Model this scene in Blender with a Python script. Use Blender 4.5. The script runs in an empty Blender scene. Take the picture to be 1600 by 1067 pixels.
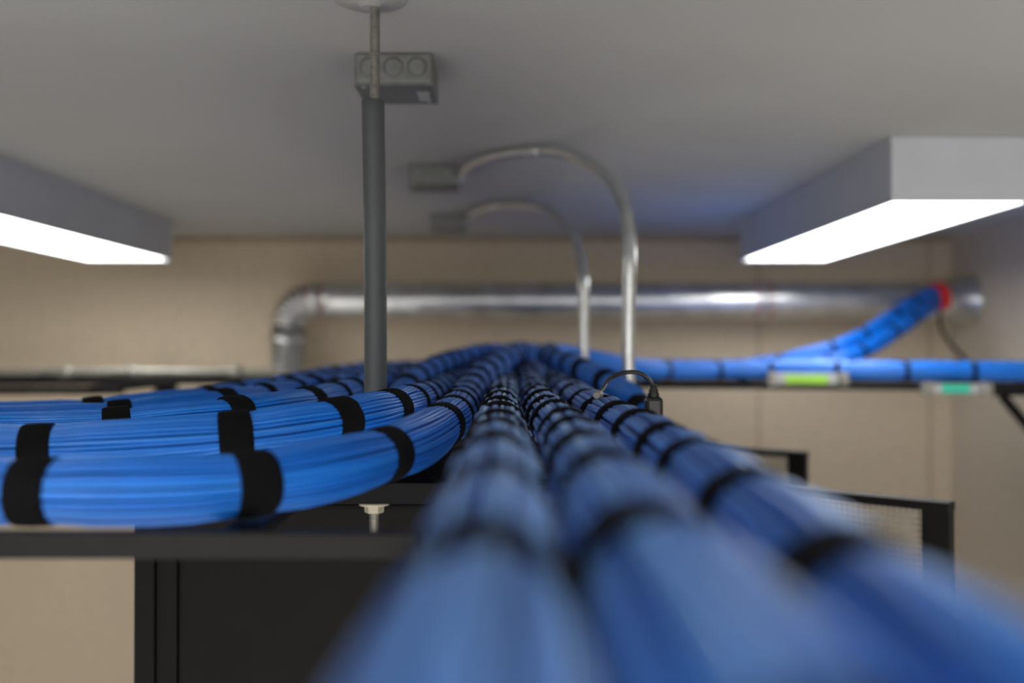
import bpy, math, random
from mathutils import Vector, Matrix
random.seed(7)
H = 2.3            # lens height above the floor; coordinates below are relative to the lens
scene = bpy.context.scene
col = scene.collection
PI = math.pi
scene.view_settings.view_transform = 'Standard'

# ------------------------------------------------------------ materials
def mat(name, color, rough=.5, metal=0.0, noise=0, nscale=50, bump=0, bscale=200, spec=.5, emis=None, stretch=None, sheen=0):
    m = bpy.data.materials.new(name); m.use_nodes = True
    nt = m.node_tree; b = nt.nodes['Principled BSDF']
    b.inputs['Base Color'].default_value = (*color, 1)
    b.inputs['Roughness'].default_value = rough
    b.inputs['Metallic'].default_value = metal
    b.inputs['Specular IOR Level'].default_value = spec
    if sheen:
        b.inputs['Sheen Weight'].default_value = sheen; b.inputs['Sheen Roughness'].default_value = .35
        b.inputs['Sheen Tint'].default_value = (.65,.8,1,1)
    tc = nt.nodes.new('ShaderNodeTexCoord'); mp = nt.nodes.new('ShaderNodeMapping')
    nt.links.new(tc.outputs['Object'], mp.inputs['Vector'])
    if stretch: mp.inputs['Scale'].default_value = stretch
    if noise:
        n = nt.nodes.new('ShaderNodeTexNoise'); n.inputs['Scale'].default_value = nscale; n.inputs['Detail'].default_value = 6
        nt.links.new(mp.outputs['Vector'], n.inputs['Vector'])
        r = nt.nodes.new('ShaderNodeValToRGB')
        r.color_ramp.elements[0].position = .3; r.color_ramp.elements[1].position = .7
        r.color_ramp.elements[0].color = (*[max(0, c*(1-noise)) for c in color], 1)
        r.color_ramp.elements[1].color = (*[min(1, c*(1+noise)) for c in color], 1)
        nt.links.new(n.outputs['Fac'], r.inputs['Fac']); nt.links.new(r.outputs['Color'], b.inputs['Base Color'])
    if bump:
        n2 = nt.nodes.new('ShaderNodeTexNoise'); n2.inputs['Scale'].default_value = bscale; n2.inputs['Detail'].default_value = 4
        nt.links.new(mp.outputs['Vector'], n2.inputs['Vector'])
        bp = nt.nodes.new('ShaderNodeBump'); bp.inputs['Strength'].default_value = bump; bp.inputs['Distance'].default_value = .002
        nt.links.new(n2.outputs['Fac'], bp.inputs['Height']); nt.links.new(bp.outputs['Normal'], b.inputs['Normal'])
    if emis:
        b.inputs['Emission Color'].default_value = (*emis[0], 1); b.inputs['Emission Strength'].default_value = emis[1]
    return m
M = {
 'blue1': mat('blue_jacket', (.002,.180,.74), .32, noise=.06, nscale=30, spec=.5, sheen=.04),
 'blue2': mat('blue_jacket_deep', (.0015,.145,.63), .34, noise=.06, nscale=30, spec=.5, sheen=.04),
 'blue3': mat('blue_jacket_light', (.006,.22,.82), .28, noise=.06, nscale=30, spec=.65, sheen=.08),
 'trunk1': mat('blue_trunk_jacket', (.005,.21,.76), .27, noise=.08, nscale=30, spec=.9, sheen=.25),
 'trunk2': mat('blue_trunk_jacket_deep', (.002,.12,.52), .32, noise=.08, nscale=30, spec=.6, sheen=.1),
 'trunk3': mat('blue_trunk_highlight', (.08,.36,.92), .23, noise=.08, nscale=30, spec=1.0, sheen=.5),  # highlights on the foreground strands put into a paler tint and sheen
 'bluecore': mat('blue_core_gap_shade', (.0015,.05,.25), .6, noise=.1),  # darker blue, shade of the gaps between cables put into the colour
 'velcro': mat('hook_and_loop_fabric', (.007,.007,.008), .95, noise=.4, nscale=900, bump=.9, bscale=1500, spec=.15),
 'black': mat('black_powder_coat', (.006,.006,.007), .55, noise=.15, nscale=60, bump=.1, bscale=900, spec=.15),
 'rail': mat('dark_grey_powder_coat', (.008,.008,.009), .45, noise=.15, nscale=60, bump=.1, bscale=900, spec=.22),
 'cab': mat('cabinet_black', (.005,.0045,.0045), .55, noise=.15, nscale=20, bump=.1, bscale=700, spec=.15),
 'galv': mat('galvanised_duct', (.64,.655,.67), .31, .95, noise=.2, nscale=14, bump=.06, bscale=40),
 'emt': mat('conduit_steel', (.62,.65,.67), .25, .85, noise=.12, nscale=40),
 'flange': mat('pale_flange', (.45,.45,.45), .5, .1, noise=.05, nscale=40),
 'dull': mat('dull_grey_metal', (.30,.30,.27), .45, .6, noise=.2, nscale=40),
 'box': mat('galvanised_box', (.20,.21,.207), .5, .35, noise=.18, nscale=60, bump=.1, bscale=200),
 'boxd': mat('galvanised_knockout', (.145,.152,.15), .5, .35, noise=.2, nscale=60),
 'zinc': mat('zinc_thread', (.42,.42,.39), .35, .8, noise=.2, nscale=150),
 'nut': mat('yellow_zinc_nut', (.50,.47,.37), .5, .2, noise=.12, nscale=150, spec=.4),
 'sleeve': mat('grey_sleeve_plastic', (.072,.082,.088), .48, noise=.12, nscale=25, bump=.1, bscale=300),
 'ceil': mat('ceiling_paint', (.49,.495,.49), .9, noise=.03, nscale=3, bump=.25, bscale=160, spec=.2),
 'wall': mat('beige_wall_panel', (.58,.495,.38), .85, noise=.075, nscale=40, bump=.2, bscale=160, spec=.2),
 'wallr': mat('pale_beige_wall_panel', (.62,.56,.47), .85, noise=.06, nscale=40, bump=.2, bscale=160, spec=.2),
 'floor': mat('floor_tile', (.5,.49,.47), .5, noise=.08, nscale=8),
 'house': mat('white_housing_paint', (.60,.63,.69), .45, noise=.03, nscale=10),
 'lens': mat('lit_diffuser', (.9,.9,.9), .5, noise=.01, emis=((1,.985,.95), 8.5)),
 'white': mat('white_sticker', (.38,.39,.41), .5, noise=.05),
 'red': mat('red_bushing', (.75,.015,.02), .4, noise=.1),
 'pink': mat('red_seal_mark', (.45,.12,.09), .5, noise=.3),
 'green': mat('green_tag', (.30,.62,.06), .5, noise=.1),
 'teal': mat('teal_tag', (.03,.50,.36), .5, noise=.1),
 'cord': mat('black_rubber', (.008,.008,.009), .35, noise=.1),
 'trim': mat('wall_seam_trim', (.36,.29,.21), .7, noise=.1),
 'mesh': mat('perforated_steel',(.30,.28,.25),.45,.2,noise=.1),
}

# ------------------------------------------------------------ mesh builder
class MB:
    def __init__(s): s.v=[]; s.f=[]; s.sm=[]
    def add(s, vs, fs, smooth=False):
        o=len(s.v); s.v+= [Vector(p) for p in vs]; s.f += [tuple(i+o for i in f) for f in fs]; s.sm += [smooth]*len(fs); return s
    def box(s, x0,x1,y0,y1,z0,z1):
        v=[(x,y,z) for z in (z0,z1) for y in (y0,y1) for x in (x0,x1)]
        return s.add(v,[(0,2,3,1),(4,5,7,6),(0,1,5,4),(2,6,7,3),(0,4,6,2),(1,3,7,5)])
    def bar(s, a, b, w, h, up=(0,0,1)):      # rectangular bar a->b, w across, h along up
        a=Vector(a); b=Vector(b); t=(b-a).normalized(); up=Vector(up)
        if abs(t.dot(up))>.95: up=Vector((0,1,0))
        sd=t.cross(up).normalized(); u=sd.cross(t).normalized()
        v=[p+sd*sx*w/2+u*sz*h/2 for p in (a,b) for (sx,sz) in ((-1,-1),(1,-1),(1,1),(-1,1))]
        return s.add(v,[(0,1,2,3),(7,6,5,4),(0,4,5,1),(1,5,6,2),(2,6,7,3),(3,7,4,0)])
    def tube(s, pts, r, n=12, cap=True):
        pts=[Vector(p) for p in pts]; L=len(pts); rings=[]
        t0=(pts[1]-pts[0]).normalized(); ref=Vector((0,0,1)) if abs(t0.z)<.9 else Vector((0,1,0))
        sd=t0.cross(ref).normalized()
        vs=[]
        for i,p in enumerate(pts):
            t=(pts[min(i+1,L-1)]-pts[max(i-1,0)]).normalized()
            sd=(sd-t*sd.dot(t)).normalized(); u=sd.cross(t)
            rr=r[i] if isinstance(r,(list,tuple)) else r
            for k in range(n):
                a=2*PI*k/n; vs.append(p+(sd*math.cos(a)+u*math.sin(a))*rr)
        fs=[(i*n+k,i*n+(k+1)%n,(i+1)*n+(k+1)%n,(i+1)*n+k) for i in range(L-1) for k in range(n)]
        s.add(vs,fs,True)
        if cap: 
            o=len(s.v)-len(vs)
            s.f.append(tuple(o+k for k in reversed(range(n)))); s.f.append(tuple(o+(L-1)*n+k for k in range(n))); s.sm+=[False,False]
        return s
    def lathe(s, c, prof, n=24, axis=(0,0,1), smooth=True):   # prof: (radius, height along axis)
        c=Vector(c); ax=Vector(axis).normalized()
        ref=Vector((0,0,1)) if abs(ax.z)<.9 else Vector((0,1,0))
        a1=ax.cross(ref).normalized(); a2=ax.cross(a1)
        vs=[c+ax*h+(a1*math.cos(2*PI*k/n)+a2*math.sin(2*PI*k/n))*r for r,h in prof for k in range(n)]
        L=len(prof)
        fs=[(i*n+k,i*n+(k+1)%n,(i+1)*n+(k+1)%n,(i+1)*n+k) for i in range(L-1) for k in range(n)]
        s.add(vs,fs,smooth); o=len(s.v)-len(vs)
        s.f.append(tuple(o+k for k in reversed(range(n)))); s.f.append(tuple(o+(L-1)*n+k for k in range(n))); s.sm+=[False,False]
        return s
    def ring(s, c, r0, r1, h, n=28, axis=(0,0,1)):      # hollow ring
        c=Vector(c); ax=Vector(axis).normalized(); ref=Vector((0,0,1)) if abs(ax.z)<.9 else Vector((0,1,0))
        a1=ax.cross(ref).normalized(); a2=ax.cross(a1); prof=[(r0,-h/2),(r1,-h/2),(r1,h/2),(r0,h/2)]
        vs=[c+ax*z+(a1*math.cos(2*PI*k/n)+a2*math.sin(2*PI*k/n))*r for r,z in prof for k in range(n)]
        fs=[(i*n+k,i*n+(k+1)%n,((i+1)%4)*n+(k+1)%n,((i+1)%4)*n+k) for i in range(4) for k in range(n)]
        return s.add(vs,fs,False)

def rootloc(o):
    l=Vector((0,0,0))
    while o: l=l+o.location; o=o.parent
    return l
def obj(name, mb, m, parent=None, bevel=0, origin=None):
    off = Vector((0,0,H)) - rootloc(parent)
    if parent is None and origin is not None: base = Vector(origin)+Vector((0,0,H))
    else: base = Vector((0,0,0))
    me=bpy.data.meshes.new(name)
    me.from_pydata([tuple(v+off-base) for v in mb.v],[],mb.f)
    me.polygons.foreach_set('use_smooth', mb.sm); me.update()
    me.materials.append(M[m])
    o=bpy.data.objects.new(name,me); col.objects.link(o); o.parent=parent; o.location=base
    if bevel:
        b=o.modifiers.new('bevel','BEVEL'); b.width=bevel; b.segments=2; b.limit_method='ANGLE'; b.angle_limit=.7
    return o
def tag(o,label,cat,group=None):
    o['label']=label; o['category']=cat
    if group: o['group']=group
    return o
def thing(name,label,cat,loc,group=None):
    o=bpy.data.objects.new(name,None); o.empty_display_size=.02; col.objects.link(o)
    o.location=Vector(loc)+Vector((0,0,H)); return tag(o,label,cat,group)
def struct(name,mb,m,bevel=0):
    o=obj(name,mb,m,None,bevel); o['kind']='structure'; return o
def dup(root, loc, label):
    r=root.copy(); col.objects.link(r); r.location=Vector(loc)+Vector((0,0,H)); r['label']=label
    for ch in root.children:
        c=ch.copy(); col.objects.link(c); c.parent=r
        for g in ch.children:
            d=g.copy(); col.objects.link(d); d.parent=c
    return r

# ------------------------------------------------------------ setting
XL,XR,YB,YF,ZC,ZF = -2.3,1.5,3.4,-3.0,.39,-H
struct('floor', MB().box(XL-.1,XR+.1,YF-.1,YB+.1,ZF-.1,ZF),'floor')
struct('ceiling', MB().box(XL-.1,XR+.1,YF-.1,YB+.1,ZC,ZC+.1),'ceil')
struct('wall_back', MB().box(XL-.1,XR+.1,YB,YB+.1,ZF,ZC),'wall')
struct('wall_right', MB().box(XR,XR+.1,YF,YB,ZF,ZC),'wallr')
struct('wall_left', MB().box(XL-.1,XL,YF,YB,ZF,ZC),'wall')
struct('wall_front', MB().box(XL-.1,XR+.1,YF-.1,YF,ZF,ZC),'wallr')
struct('trim_1', MB().box(.838,.846,YB-.003,YB,ZF,ZC),'trim')
struct('trim_2', MB().box(1.422,1.428,YB-.003,YB,ZF,ZC),'trim')
struct('trim_3', MB().box(XL,XR,YB-.012,YB,ZC-.02,ZC),'trim')
struct('baseboard_back', MB().box(XL,XR,YB-.012,YB,ZF,ZF+.1),'trim')

# ------------------------------------------------------------ light fixtures
def fixture(x0,y0,label,w=.26,l=1.19):
    x1,y1=x0+w,y0+l
    t=thing('ceiling_light',label,'light fixture',((x0+x1)/2,(y0+y1)/2,ZC),'box shaped ceiling lights')
    hb=MB().box(x0,x1,y0+.004,y1-.004,.282,ZC)
    for a in ((x0,x0+.008,y0+.004,y1-.004),(x1-.008,x1,y0+.004,y1-.004)): hb.box(*a,.272,.2825)
    obj('housing',hb,'house',t)
    for ya,yb in ((y0,y0+.004),(y1-.004,y1)):
        obj('end_cap',MB().box(x0-.001,x1+.001,ya,yb,.270,ZC-.001),'house',t,.001)
    obj('diffuser',MB().box(x0+.008,x1-.008,y0+.004,y1-.004,.274,.2815),'lens',t)
    return t
fr=fixture(.69,1.805,'long white box light on ceiling, right side, with its end cap facing us')
cy=(1.805+1.805+1.19)/2
dup(fr,(-1.155,cy-.005,ZC),'long white box light on ceiling at the left edge of view')
dup(fr,(.60,-.35,ZC),'added unseen box light on ceiling behind the viewpoint, over the right aisle')  # this copy and the next are added out of view for fill and top light
dup(fr,(-.75,-.35,ZC),'added unseen box light on ceiling behind the viewpoint, over the left aisle')

# ------------------------------------------------------------ paths
def spline(P, step=.02):
    P=[Vector(p) for p in P]; Q=[P[0]*2-P[1]]+P+[P[-1]*2-P[-2]]; out=[]
    for i in range(1,len(Q)-2):
        p0,p1,p2,p3=Q[i-1:i+3]
        d=[max(1e-4,(b-a).length**.5) for a,b in ((p0,p1),(p1,p2),(p2,p3))]
        t0=0;t1=d[0];t2=t1+d[1];t3=t2+d[2]
        for k in range(30):
            t=t1+(t2-t1)*k/30
            A1=p0*((t1-t)/(t1-t0))+p1*((t-t0)/(t1-t0)); A2=p1*((t2-t)/(t2-t1))+p2*((t-t1)/(t2-t1)); A3=p2*((t3-t)/(t3-t2))+p3*((t-t2)/(t3-t2))
            B1=A1*((t2-t)/(t2-t0))+A2*((t-t0)/(t2-t0)); B2=A2*((t3-t)/(t3-t1))+A3*((t-t1)/(t3-t1))
            out.append(B1*((t2-t)/(t2-t1))+B2*((t-t1)/(t2-t1)))
    out.append(P[-1])
    acc=[0]
    for a,b in zip(out,out[1:]): acc.append(acc[-1]+(b-a).length)
    n=max(2,int(acc[-1]/step)); res=[]; j=0
    for i in range(n+1):
        s=acc[-1]*i/n
        while j<len(acc)-2 and acc[j+1]<s: j+=1
        f=(s-acc[j])/max(1e-9,acc[j+1]-acc[j]); res.append(out[j].lerp(out[j+1],min(1,max(0,f))))
    return res
class Path:
    def __init__(s,P,step=.02):
        s.p=spline(P,step); s.a=[0]
        for a,b in zip(s.p,s.p[1:]): s.a.append(s.a[-1]+(b-a).length)
        s.L=s.a[-1]; s.fr=[]
        for i in range(len(s.p)):
            t=(s.p[min(i+1,len(s.p)-1)]-s.p[max(i-1,0)]).normalized(); sd=t.cross(Vector((0,0,1))).normalized(); s.fr.append((sd,sd.cross(t).normalized()))
    def at(s,x):
        x=min(max(x,0),s.L); st=s.L/(len(s.p)-1); i=min(int(x/st),len(s.p)-2); f=x/st-i
        return s.p[i].lerp(s.p[i+1],f), s.fr[i][0].lerp(s.fr[i+1][0],f).normalized(), s.fr[i][1].lerp(s.fr[i+1][1],f).normalized()
    def near(s,q):
        q=Vector(q); return min(range(len(s.p)),key=lambda i:((s.p[i]-q).xy.length))*s.L/(len(s.p)-1)

def bundle(name,label,P,anchors,before=.17,after=.10,R=.0232,N=36,rc=.0020,mats=('blue1','blue1','blue2','blue3'),core='bluecore',cat='cable bundle',group='blue cable bundles',bw=.018,near_w=None,amp=.5):
    path=Path(P)
    ss=sorted(path.near((a[0],a[1],0)) for a in anchors)
    last=ss[-1]
    x=ss[0]-before*random.uniform(.9,1.1)
    while x>.05: ss.insert(0,x); x-=before*random.uniform(.9,1.1)
    x=ss[-1]+after*random.uniform(.9,1.1)
    while x<path.L-.05: ss.append(x); x+=(after if path.at(x)[0].y<2.35 else .13)*random.uniform(.8,1.3)
    mid=path.p[len(path.p)//2]
    t=thing(name,label,cat,(mid.x,mid.y,mid.z-R),group)
    def pinch(s): return max(math.exp(-((s-b)/.026)**2) for b in ss)
    n=len(path.p); sl=[path.a[i] for i in range(n)]
    pin=[pinch(s)*(1 if path.p[i].y<2.35 else .5) for i,s in enumerate(sl)]
    tw=random.uniform(-.5,.5)
    for k in range(N):
        ph=[random.uniform(0,6.28) for _ in range(4)]; fq=[random.uniform(5,15) for _ in range(4)]
        pts=[]
        for i in range(n):
            s=sl[i]
            r=(R-rc)*(1.0-.12*pin[i]) + (1-pin[i])*amp*(.0011*math.sin(fq[0]*s+ph[0])+.0006*math.sin(fq[1]*1.7*s+ph[1]))
            th=2*PI*k/N+tw*s+amp*(.07*math.sin(fq[2]*s+ph[2])+.035*math.sin(fq[3]*s+ph[3]))
            sd,u=path.fr[i]; pts.append(path.p[i]+sd*(r*math.cos(th))+u*(r*math.sin(th)))
        obj('cable',MB().tube(pts,rc,6),random.choice(mats),t)
    obj('inner_cables',MB().tube(path.p,[ (R-rc*1.8)*(1-.12*q) for q in pin],14),core,t)
    for b in ss:
        y=path.at(b)[0].y
        w=.012 if y>2.35 else ((.040 if y<.35 else .030) if near_w and y<.60 else (.026 if b<=last+.001 and not near_w else bw))
        q=.925 if y<2.35 else .965
        mb=MB(); prof=[(R*.80,-w/2),(R*q+.0002,-w/2),(R*q+.0012,-w/2+.002),(R*q+.0016,0),(R*q+.0012,w/2-.002),(R*q+.0002,w/2),(R*.80,w/2)]
        nn=28; vs=[]; a0=random.uniform(.2,2.6); tilt=random.uniform(-.12,.12)
        for r,h in prof:
            for k in range(nn):
                a=2*PI*k/nn
                c,sd,u=path.at(b+h+tilt*R*math.cos(a))
                da=(a-a0)%(2*PI); rr=r+(.0014 if da<1.9 and r>R*.91 else 0)
                vs.append(c+sd*rr*math.cos(a)+u*rr*math.sin(a))
        Lp=len(prof); fs=[(i*nn+k,i*nn+(k+1)%nn,((i+1)%Lp)*nn+(k+1)%nn,((i+1)%Lp)*nn+k) for i in range(Lp) for k in range(nn)]
        mb.add(vs,fs,True); obj('fastening_strap',mb,'velcro',t)
    return t,path

TR=dict(mats=('trunk1','trunk1','trunk2','trunk3'),amp=1.0,N=30,rc=.0025,near_w=1,R=.0242)
def lane(y0): return [(.62,y0,-.05),(1.0,y0-.10,-.05),(1.493,y0-.22,-.052)]
bundle('cable_bundle','blurred blue cable bundle at bottom centre, leftmost of three passing under the viewpoint',
 [(-.012,-.9,-.07),(-.008,.2,-.07),(-.008,.4,-.07),(-.010,.7,-.07),(-.012,1.0,-.07),(-.013,1.5,-.066),(-.014,1.95,-.056),(-.012,2.3,-.044),(.03,2.52,-.048),(.16,2.66,-.050),(.36,2.73,-.05)]+lane(2.72),
 [(-.008,.265),(-.008,.43),(-.010,.56),(-.011,.68),(-.012,.79),(-.014,.90),(-.015,1.01)],before=.2,after=.14,**TR)
bundle('cable_bundle','thick blurred blue cable bundle at bottom, middle of three passing under the viewpoint',
 [(.036,-.9,-.07),(.043,.2,-.07),(.045,.43,-.07),(.044,.77,-.07),(.038,1.07,-.069),(.035,1.5,-.066),(.034,1.95,-.056),(.038,2.28,-.044),(.09,2.47,-.048),(.2,2.60,-.050),(.36,2.67,-.05)]+lane(2.67),
 [(.045,.30),(.047,.46),(.05,.58),(.05,.70),(.046,.81),(.043,.92),(.038,1.03)],before=.2,after=.14,**TR)
bundle('cable_bundle','blurred blue cable bundle running to the bottom right corner, rightmost of three',
 [(.085,-.9,-.080),(.099,.2,-.079),(.111,.43,-.078),(.110,.72,-.074),(.098,.97,-.070),(.087,1.3,-.068),(.084,1.7,-.063),(.094,2.08,-.054),(.125,2.26,-.048),(.18,2.38,-.05),(.26,2.48,-.05),(.4,2.58,-.05)]+lane(2.61),
 [(.100,.31),(.109,.47),(.113,.60),(.115,.71),(.112,.82),(.108,.93),(.102,1.04)],before=.2,after=.14,**TR)
bundle('cable_bundle','bright blue cable bundle sweeping in from left, nearest of the five side bundles',
 [(-2.2,.665,-.094),(-.6,.665,-.094),(-.34,.665,-.094),(-.19,.69,-.093),(-.105,.81,-.085),(-.069,1.0,-.074),(-.063,1.2,-.068),(-.062,1.4,-.062),(-.054,1.6,-.046),(-.032,1.8,-.029),(-.006,2.02,-.014),(.006,2.17,-.006),(.014,2.3,-.002),(.04,2.50,-.004),(.11,2.68,-.014),(.20,2.76,-.025),(.36,2.79,-.045)]+lane(2.78),
 [(-.313,.665),(-.186,.695),(-.102,.815),(-.069,.985)],R=.0238)
bundle('cable_bundle','blue cable bundle from the left passing just before the grey sleeved rod',
 [(-2.2,.84,-.088),(-.6,.84,-.087),(-.38,.84,-.083),(-.235,.865,-.075),(-.165,.92,-.067),(-.124,1.02,-.061),(-.113,1.12,-.060),(-.110,1.35,-.062),(-.108,1.6,-.060),(-.098,2.0,-.056),(-.090,2.35,-.05),(-.06,2.62,-.05),(.06,2.78,-.05),(.34,2.85,-.05)]+lane(2.84),
 [(-.40,.84),(-.235,.86),(-.155,.93),(-.124,1.01)])
bundle('cable_bundle','blue cable bundle from the left curving in just behind the grey sleeved rod',
 [(-2.2,1.0,-.087),(-.6,1.0,-.086),(-.44,1.0,-.083),(-.31,1.06,-.073),(-.245,1.2,-.066),(-.222,1.45,-.060),(-.180,1.9,-.055),(-.157,2.4,-.050),(-.1,2.74,-.050),(.06,2.86,-.05),(.34,2.91,-.05)]+lane(2.90),
 [(-.395,1.0),(-.30,1.07),(-.245,1.2)])
bundle('cable_bundle','blue cable bundle from left edge, fourth side bundle back, rising later to the red collar',
 [(-2.2,1.15,-.088),(-.7,1.15,-.087),(-.5,1.16,-.084),(-.385,1.26,-.073),(-.325,1.5,-.064),(-.285,1.95,-.056),(-.25,2.4,-.050),(-.16,2.78,-.050),(.04,2.93,-.05),(.34,2.97,-.05),(.7,2.93,-.05),(.90,2.89,-.038),(1.02,2.89,.0),(1.18,2.98,.082),(1.27,3.06,.126),(1.345,3.15,.154)],
 [(-.458,1.15),(-.375,1.28)])
bundle('cable_bundle','blue cable bundle farthest back of the side bundles, also rising to red collar',
 [(-2.2,1.3,-.090),(-.75,1.3,-.090),(-.60,1.32,-.088),(-.48,1.42,-.078),(-.42,1.65,-.068),(-.385,2.1,-.056),(-.33,2.5,-.050),(-.2,2.84,-.050),(.02,2.99,-.05),(.34,3.03,-.05),(.7,2.985,-.048),(.89,2.925,-.008),(1.01,2.925,.033),(1.17,3.01,.115),(1.26,3.08,.158),(1.335,3.14,.184)],
 [(-.56,1.34),(-.45,1.48)])
bundle('cable_bundle','blue cable bundle rising out of the pile behind the rod, top left of the mound',
 [(-.166,1.315,-.25),(-.166,1.335,-.18),(-.165,1.39,-.10),(-.162,1.52,-.060),(-.152,1.70,-.040),(-.132,1.9,-.026),(-.100,2.12,-.014),(-.066,2.3,-.006),(-.034,2.48,-.004),(-.002,2.66,-.006),(.035,2.82,-.008),(.065,2.98,-.012),(.09,3.10,-.05),(.10,3.16,-.14),(.105,3.19,-.30),(.13,3.21,-.9)],
 [(-.163,1.53),(-.155,1.63)],R=.022)
bundle('cable_bundle','blue cable bundle climbing over right tray rail beside the nearer conduit onto the mound',
 [(.25,1.28,-.34),(.235,1.33,-.24),(.217,1.40,-.15),(.192,1.50,-.085),(.153,1.63,-.052),(.115,1.80,-.029),(.085,2.0,-.017),(.074,2.15,-.009),(.086,2.28,-.004),(.13,2.34,-.008),(.20,2.37,-.022),(.29,2.42,-.038),(.40,2.50,-.05)]+lane(2.555),
 [(.192,1.50),(.153,1.62),(.125,1.73)],R=.022)
bundle('cable_bundle','blue cable bundle in the pile left of the rod, between third and fourth side bundles',
 [(-.268,1.36,-.30),(-.268,1.37,-.20),(-.268,1.41,-.115),(-.270,1.50,-.068),(-.254,1.70,-.055),(-.233,1.95,-.050),(-.205,2.38,-.050),(-.200,2.50,-.070),(-.198,2.56,-.11),(-.197,2.59,-.20),(-.19,2.61,-.9)],
 [(-.270,1.52),(-.26,1.62)],R=.0215)
bundle('cable_bundle','blue cable bundle in the pile, between the fourth and the farthest side bundles',
 [(-.372,1.50,-.30),(-.372,1.51,-.20),(-.372,1.55,-.115),(-.370,1.64,-.070),(-.352,1.85,-.058),(-.336,2.1,-.052),(-.300,2.36,-.052),(-.292,2.46,-.070),(-.290,2.55,-.11),(-.289,2.58,-.20),(-.285,2.60,-.9)],
 [(-.370,1.66),(-.36,1.76)],R=.0205)

# low metal conduit with fittings on the far left rack
t=thing('metal_conduit_run','dull grey metal conduit with couplings lying on the far left ladder rack','conduit',(-1.3,3.0,-.07))
pts=spline([(-2.28,2.90,-.063),(-1.5,2.96,-.063),(-1.1,2.97,-.061),(-.6,3.0,-.066),(-.45,3.02,-.068)],.05)
obj('pipe',MB().tube(pts,.010,16),'dull',t)
for x,y in ((-1.32,2.965),(-1.12,2.972),(-.82,2.985),(-.56,3.0)):
    obj('coupling',MB().lathe((x-.03,y,-.062),[(.011,0),(.016,.004),(.016,.04),(.011,.044)],16,axis=(1,.05,0)),'dull',t)

# ------------------------------------------------------------ ladder racks
def ladder(name,label,a,b,width,ztop,hgt,m='black',rung=.23,extra=None):
    a=Vector((*a,0)); b=Vector((*b,0)); t=(b-a).normalized(); sd=Vector((-t.y,t.x,0))
    c=(a+b)/2; th=thing(name,label,'cable tray',(c.x,c.y,ztop-hgt))
    for s in (-1,1):
        o=sd*s*width/2+Vector((0,0,ztop-hgt/2))
        obj('side_rail',MB().bar(a+o,b+o,.010,hgt),m,th,.002)
    L=(b-a).length; n=int(L/rung)
    for i in range(n):
        p=a+t*(L*(i+.5)/n)+Vector((0,0,ztop-.009)); q=sd*(width/2-.004)
        obj('rung',MB().bar(p-q,p+q,.024,.010),m,th,.002)
    return th
main=ladder('ladder_tray','wide black ladder tray under all the blue bundles, clamped on the grey rod',(-.14,1.42),(-.14,2.52),.61,-.097,.04,rung=.27)
ladder('ladder_tray','narrow black ladder tray under the three blurred foreground bundles',(.05,-2.9),(.05,1.40),.19,-.106,.03)
ladder('ladder_tray','dark ladder tray crossing at left beneath the side bundles',(-2.29,1.0),(-.06,1.0),.72,-.1155,.0175,m='rail')
far=ladder('ladder_tray','black far right ladder rack carrying blue bundles to the right wall',(-.46,2.99),(1.49,2.56),.52,-.081,.015)
farl=ladder('ladder_tray','black ladder rack on the far wall at left under a metal conduit',(-2.29,2.93),(-.50,3.03),.22,-.075,.024)
# cross strut at the rod
st=thing('strut_channel','short black steel channel bolted on the bottom of the grey rod','bracket',(-.15,1.1,-.166))
obj('channel',MB().box(-.40,.10,1.079,1.121,-.166,-.163).box(-.40,.10,1.079,1.082,-.164,-.143).box(-.40,.10,1.118,1.121,-.164,-.143),'black',st,.0008)
for x in (-.33,.075): obj('bolt',MB().lathe((x,1.10,-.172),[(.009,0),(.009,.007),(.006,.0075)],6,smooth=False),'black',st)
# splice plates and tags on far rack
def clip(px0,px1,y0,y1,Y,m,label):
    x0,x1=[(p-800)/1555*Y for p in (px0,px1)]; z0,z1=[-(q-548)/1555*Y for q in (y1,y0)]
    t=thing('rack_clamp',label,'clamp',((x0+x1)/2,Y,z0))
    obj('plate',MB().box(x0,x1,Y,Y+.012,z0,z1).box(x0,x0+.02,Y-.02,Y,z0-.003,z1+.003).box(x1-.02,x1,Y-.02,Y,z0-.003,z1+.003),'dull',t,.002)
    obj('white_end',MB().box(x0+.022,x0+.045,Y-.003,Y,z0+.002,z1-.002),'white',t)
    obj('white_end',MB().box(x1-.045,x1-.022,Y-.003,Y,z0+.002,z1-.002),'white',t)
    obj('tag',MB().box(x0+.045,x1-.045,Y-.003,Y,z0+.003,z1-.002),m,t)
    obj('bolt',MB().lathe((x1-.01,Y-.02,(z0+z1)/2),[(.008,0),(.008,-.008)],6,axis=(0,1,0),smooth=False),'zinc',t)
clip(1197,1322,584,601,2.41,'green','grey rack clamp with a bright green tag below the far blue cables')
clip(1440,1545,599,616,2.34,'teal','grey rack clamp with a teal tag near the right wall')
# wall brace
br=thing('wall_brace','black diagonal brace holding the far rack to the right wall','bracket',(1.49,2.42,-.48))
obj('arm',MB().bar((1.17,2.42,-.103),(1.49,2.42,-.103),.03,.012),'black',br,.001)
obj('diagonal',MB().bar((1.19,2.42,-.108),(1.49,2.42,-.47),.022,.012,up=(0,1,0)),'black',br,.001)
obj('wall_plate',MB().box(1.488,1.499,2.395,2.445,-.50,-.09),'black',br,.001)
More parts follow.
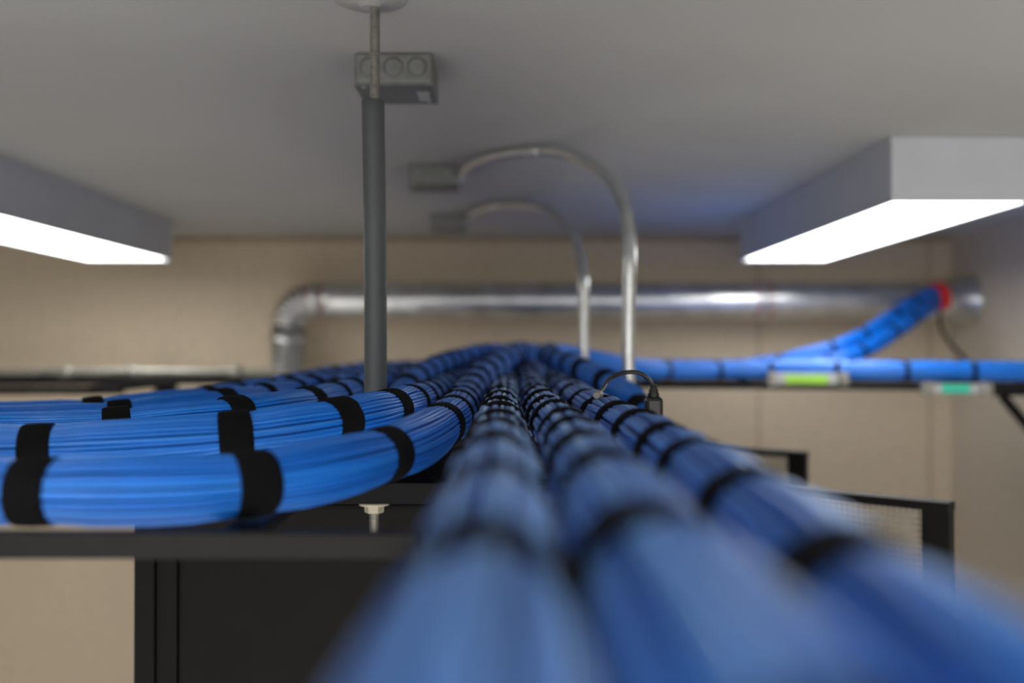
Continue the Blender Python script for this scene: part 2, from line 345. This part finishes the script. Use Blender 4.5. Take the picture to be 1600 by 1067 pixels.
# left far bracket
br=thing('wall_brace','dark bracket under the far left ladder rack at the left edge','bracket',(-1.4,3.39,-.12))
obj('arm',MB().box(-2.0,-1.10,2.80,2.83,-.124,-.100).box(-1.20,-1.16,2.80,3.395,-.122,-.100).box(-1.95,-1.91,2.80,3.395,-.122,-.100),'black',br,.001)
for x in (-1.18,-1.93): obj('wall_plate',MB().box(x-.04,x+.04,3.388,3.399,-.20,-.08),'black',br,.001)

# ------------------------------------------------------------ hanging rod
RX,RY=-.152,1.10
rod=thing('threaded_hanger_rod','threaded steel rod in a dark grey sleeve hanging from the ceiling','hanger rod',(RX,RY,-.2))
prof=[]; z=-.215
while z<ZC-.004:
    prof+=[(.0046,z),(.0058,z+.0007),(.0058,z+.0011),(.0046,z+.0018)]; z+=.002
obj('threaded_rod',MB().lathe((RX,RY,0),prof,16,smooth=False),'zinc',rod)
sp=[(RX-.002+.0015*math.sin(i/24*PI)+(.003*(1-i/24)),RY,-.140+i/24*(.276+.140)) for i in range(25)]
obj('sleeve',MB().tube(sp[:-1]+[sp[-1],(sp[-1][0],RY,.2768),(sp[-1][0],RY,.2765)],[.0125]*25+[.0115,.0070],28),'sleeve',rod)
obj('ceiling_flange',MB().lathe((RX-.005,RY,ZC),[(.040,0),(.040,-.002),(.036,-.004),(.014,-.006),(.010,-.010)],36),'flange',rod)
nt=MB().lathe((RX,RY,-.1700),[(.0165,0),(.0165,.0025),(.0158,.0035)],28)
obj('washer',nt,'nut',rod)
obj('nut',MB().lathe((RX,RY,-.1785),[(.0095,0),(.0108,.001),(.0108,.0075),(.0096,.0084)],6,smooth=False),'nut',rod)

# ------------------------------------------------------------ junction boxes
def jbox(xc,y0,label,deep=.043,w=.102,sticker=False,angle=0):
    z0=ZC-deep; t=thing('junction_box',label,'junction box',(xc,y0+w/2,ZC),'steel ceiling junction boxes')
    obj('body',MB().box(xc-w/2,xc+w/2,y0,y0+w,z0+.002,ZC),'box',t,.004)
    obj('cover_plate',MB().box(xc-w/2-.001,xc+w/2+.001,y0-.001,y0+w+.001,z0,z0+.0022),'box',t,.0008)
    for dx in (-.031,0,.031):
        k=obj('knockout',MB().lathe((xc+dx,y0+.0004,ZC-.0195),[(.0135,0),(.0135,-.0005),(.0125,-.0008)],24,axis=(0,1,0)),'boxd',t)
        obj('inner_knockout',MB().lathe((xc+dx,y0-.0003,ZC-.0195),[(.0108,0),(.0108,-.0008),(.0098,-.0011)],24,axis=(0,1,0)),'box',k)
    for sx,sy in ((-1,-1),(1,1)):
        obj('screw',MB().lathe((xc+sx*.04,y0+w/2+sy*.04,z0+.0002),[(.004,0),(.0035,-.0018),(.001,-.0022)],14),'zinc',t)
    if sticker: obj('sticker',MB().box(xc+.027,xc+.043,y0+.035,y0+.085,z0-.0004,z0),'white',t)
    return t
jbox(-.155,1.296,'largest grey steel junction box on ceiling, right behind the threaded rod',sticker=True)
jbox(-.166,2.07,'grey steel junction box feeding the nearer, taller curved conduit',deep=.045)
jbox(-.181,2.82,'small far grey junction box feeding the lower curved conduit',deep=.045)

def conduit(P,label,ic,r=.0112):
    end=Vector(P[-1]); t=thing('conduit_pipe',label,'conduit',end,'curved steel conduits')
    pts=spline(P,.012)
    obj('pipe',MB().tube(pts,r,20),'emt',t)
    a=pts[0]; d=(pts[2]-pts[0]).normalized()
    obj('box_connector',MB().lathe(a-d*.004,[(.0165,0),(.0165,.008),(.0135,.009),(.0135,.03),(.0115,.031)],20,axis=d),'emt',t)
    q=min(pts,key=lambda p:(p-Vector(P[ic])).length); i=pts.index(q); dd=(pts[i+1]-pts[i-1]).normalized()
    cp=obj('coupling',MB().lathe(q-dd*.012,[(.0115,0),(.0132,.002),(.0132,.022),(.0115,.024)],20,axis=dd),'emt',t)
    obj('set_screw',MB().lathe(q+Vector((0,0,-.012)),[(.0035,0),(.0035,-.005)],10),'zinc',cp)
    obj('end_bushing',MB().lathe((end.x,end.y,end.z-.002),[(.011,0),(.0135,.001),(.0135,.02),(.011,.021)],20),'emt',t)
    return t
conduit([(-.117,2.10,.366),(-.098,2.03,.371),(-.066,1.965,.376),(-.018,1.91,.378),(.0457,1.87,.376),(.080,1.848,.371),(.117,1.820,.356),(.162,1.762,.317),(.184,1.705,.271),(.193,1.665,.220),(.195,1.65,.165),(.194,1.65,.08),(.193,1.65,0),(.193,1.65,-.118)],
 'nearer steel conduit arching from ceiling box down to the tray',4)
conduit([(-.132,2.85,.367),(-.120,2.75,.372),(-.092,2.65,.376),(-.050,2.59,.378),(-.012,2.56,.377),(.035,2.52,.371),(.078,2.46,.353),(.116,2.33,.308),(.135,2.21,.259),(.145,2.12,.208),(.149,2.08,.155),(.150,2.08,.07),(.150,2.08,0),(.150,2.08,-.118)],
 'farther and lower steel conduit arching down to the tray',3)

# ------------------------------------------------------------ big duct
dt=thing('metal_duct','shiny galvanised duct across the far wall with elbow down at left','duct',(-.725,3.25,ZF))
R=.058; zc=.163; Y=3.25; er=.08
obj('duct_run',MB().tube([(-.65+i*(2.149)/30,Y,zc) for i in range(31)],R,36),'galv',dt)
pts=[]
for i in range(9):
    th=PI/2+PI/2*i/8; pts.append((-.65+er*math.cos(th),Y,zc-er+er*math.sin(th)))
mb=MB()
for i in range(8): mb.tube([pts[i],pts[i+1]],R*1.02,36)
obj('elbow',mb,'galv',dt)
obj('down_pipe',MB().tube([(-.73,Y,zc-er),(-.73,Y,-.4),(-.73,Y,-1.2),(-.73,Y,ZF)],R*.97,36),'galv',dt)
for x in (-.64,.815):
    rg=obj('joint_collar',MB().lathe((x-.014,Y,zc),[(R,0),(R+.005,.002),(R+.006,.014),(R+.005,.026),(R,.028)],36,axis=(1,0,0)),'galv',dt)
    for sx in (-.022,.022):
        obj('seal_ring',MB().lathe((x+sx-.002,Y,zc),[(R,0),(R+.0012,.001),(R+.0012,.004),(R,.005)],36,axis=(1,0,0)),'pink',rg)
obj('joint_collar',MB().lathe((-.73,Y,.02),[(R,0),(R+.005,.002),(R+.006,.014),(R+.005,.026),(R,.028)],36),'galv',dt)
obj('wall_flange',MB().lathe((1.499,Y,zc),[(.084,0),(.084,-.004),(.072,-.010),(.070,-.06),(.060,-.062)],36,axis=(1,0,0)),'galv',dt)
col_=thing('cable_entry_collar','red round collar where blue cables enter the duct end','collar',(1.345,3.14,.165))
ax=Vector((.95,.25,.2)).normalized(); mb=MB().ring((1.345,3.142,.170),.032,.045,.028,32,axis=ax)
obj('red_ring',mb,'red',col_,.003)
tag(obj('ground_wire',MB().tube(spline([(1.358,3.165,.125),(1.350,3.13,.07),(1.358,3.08,.02),(1.380,3.02,-.03),(1.40,2.90,-.072)],.02),.006,8),'cord',None,0,(1.37,3.1,.03)),'thin dark wire hanging from the duct end to the far rack','wire')

# ------------------------------------------------------------ cord with plug
px_,py_=.1505,1.06
pc=thing('power_cord','short black cord looping over the bundles and ending in a plug','power cord',(px_,py_,-.075))
obj('cord',MB().tube(spline([(.084,.98,-.0435),(.092,1.01,-.039),(.104,py_-.01,-.029),(.121,py_,-.0230),(.138,py_,-.0245),(.148,py_,-.034),(px_,py_,-.040)],.004),.0023,10),'cord',pc)
obj('strain_relief',MB().lathe((px_,py_,-.050),[(.0072,0),(.0060,.003),(.0064,.0045),(.0050,.006),(.0054,.008),(.0038,.010),(.0040,.012),(.0026,.014)],16),'cord',pc)
obj('plug_body',MB().box(px_-.0095,px_+.0095,py_-.009,py_+.009,-.078,-.049),'cord',pc,.004)
obj('metal_tip',MB().lathe((.082,.967,-.0435),[(.003,0),(.0042,.002),(.0042,.011),(.0025,.013)],14,axis=(.3,.9,.05)),'dull',pc)

# ------------------------------------------------------------ cabinets
def perf(p0,d,x0,x1,z0,z1,pitch=.0082,rh=.0030,nrm=None):
    mb=MB(); nx=max(1,int((x1-x0)/pitch)); nz=max(1,int((z1-z0)/pitch)); sx=(x1-x0)/nx; sz=(z1-z0)/nz
    P=Vector((*p0,0)); D=Vector((*d,0)); oct_=[(math.cos(PI/4*k),math.sin(PI/4*k)) for k in range(8)]
    out=[(1,0),(1,1),(0,1),(-1,1),(-1,0),(-1,-1),(0,-1),(1,-1)]
    vs=[];fs=[]
    for i in range(nx):
        for j in range(nz):
            cx=x0+(i+.5)*sx; cz=z0+(j+.5)*sz; o=len(vs)
            for a,b in out: vs.append(P+D*(cx+a*sx/2)+Vector((0,0,cz+b*sz/2)))
            for a,b in oct_: vs.append(P+D*(cx+a*rh)+Vector((0,0,cz+b*rh)))
            for k in range(8): fs.append((o+k,o+(k+1)%8,o+8+(k+1)%8,o+8+k))
    mb.add(vs,fs); return mb
def cabinet(y0,y1,label,hinge,tip,w):
    x0,x1=-.455,.12; zt=-.186
    t=thing('server_cabinet',label,'cabinet',((x0+x1)/2,(y0+y1)/2,ZF),'black cabinets under the tray')
    for (x,y) in ((x0,y0),(x1-.025,y0),(x0,y1-.03),(x1-.025,y1-.03)):
        obj('corner_post',MB().box(x,x+.025,y,y+.03,ZF+.03,zt-.003),'cab',t,.002)
    obj('side_panel',MB().box(x0+.05,x1-.05,y0+.012,y0+.016,ZF+.06,zt-.03),'cab',t,.001)
    obj('side_panel',MB().box(x0+.025,x1-.025,y1-.02,y1-.016,ZF+.06,zt-.03),'cab',t,.001)
    obj('side_frame',MB().box(x0+.025,x0+.05,y0+.006,y0+.018,ZF+.06,zt-.02).box(x1-.05,x1-.025,y0+.006,y0+.018,ZF+.06,zt-.02).box(x0+.025,x1-.025,y0+.002,y0+.02,zt-.035,zt-.003),'cab',t,.001)
    obj('top_panel',MB().box(x0,x1,y0,y1,zt-.003,zt),'cab',t,.001)
    obj('base',MB().box(x0,x1,y0,y1,ZF,ZF+.03),'cab',t,.001)
    obj('rear_panel',MB().box(x0,x0+.004,y0+.03,y1-.03,ZF+.03,zt-.003),'cab',t,.001)
    P=Vector((*hinge,0)); D=(Vector((*tip,0))-P); L=D.length; D.normalize(); N=Vector((-D.y,D.x,0)); z1=-.199; z0=ZF+.06
    fm=MB(); v=lambda s,z:P+D*s+Vector((0,0,z))
    fm.bar(v(0,z1-.006),v(L,z1-.006),.03,.012); fm.bar(v(0,z0+.015),v(L,z0+.015),.03,.03)
    fm.bar(v(L-.018,z0+.02),v(L-.018,z1-.01),.036,.022,up=(-D.y,D.x,0)) ; fm.bar(v(.016,z0+.02),v(.016,z1-.01),.032,.022,up=(-D.y,D.x,0))
    door=obj('door',fm,'cab',t,.0015)
    obj('perforated_panel',perf(hinge,D.xy,.03,L-.034,z0+.03,z1-.010),'mesh',door)
    hb=MB().bar(v(L-.02,-1.2)+N*.02,v(L-.02,-1.05)+N*.02,.02,.02,up=(-D.y,D.x,0)); obj('door_handle',hb,'black',door,.002)
    return t
cabinet(1.20,1.71,'near black server cabinet with its perforated door swung open at right',(.135,1.69),(.578,1.31),.6)
cabinet(1.72,2.30,'black cabinet farther back with its perforated door open at right',(.135,2.26),(.583,1.97),.6)

# ------------------------------------------------------------ light, world, camera
def area(loc,rot,sx,sy,power,colr=(1,.97,.92)):
    l=bpy.data.lights.new('fill_lamp','AREA'); l.shape='RECTANGLE'; l.size=sx; l.size_y=sy; l.energy=power; l.color=colr
    o=bpy.data.objects.new('fill_lamp',l); col.objects.link(o); o.location=Vector(loc)+Vector((0,0,H)); o.rotation_euler=rot; return o
area((-.4,-2.7,-.6),(PI/2-.05,0,0),3.4,1.8,48,(1,.99,.975))          # added fill lamp behind the lens, standing for the rest of the room
area((-.4,-.4,-2.25),(PI,0,0),3.6,4.8,52,(1,.99,.97))                # added upward fill lamp, imitating bounce off the floor
w=bpy.data.worlds.new('world'); scene.world=w; w.use_nodes=True
w.node_tree.nodes['Background'].inputs[0].default_value=(.05,.05,.055,1); w.node_tree.nodes['Background'].inputs[1].default_value=.3
cam=bpy.data.cameras.new('camera'); co=bpy.data.objects.new('camera',cam); col.objects.link(co); scene.camera=co
cam.lens=35; cam.sensor_width=36; cam.clip_start=.01
co.location=(0,0,H); co.rotation_euler=(PI/2+math.atan(14.5/1555),0,0)
cam.dof.use_dof=True; cam.dof.focus_distance=1.0; cam.dof.aperture_fstop=2.2
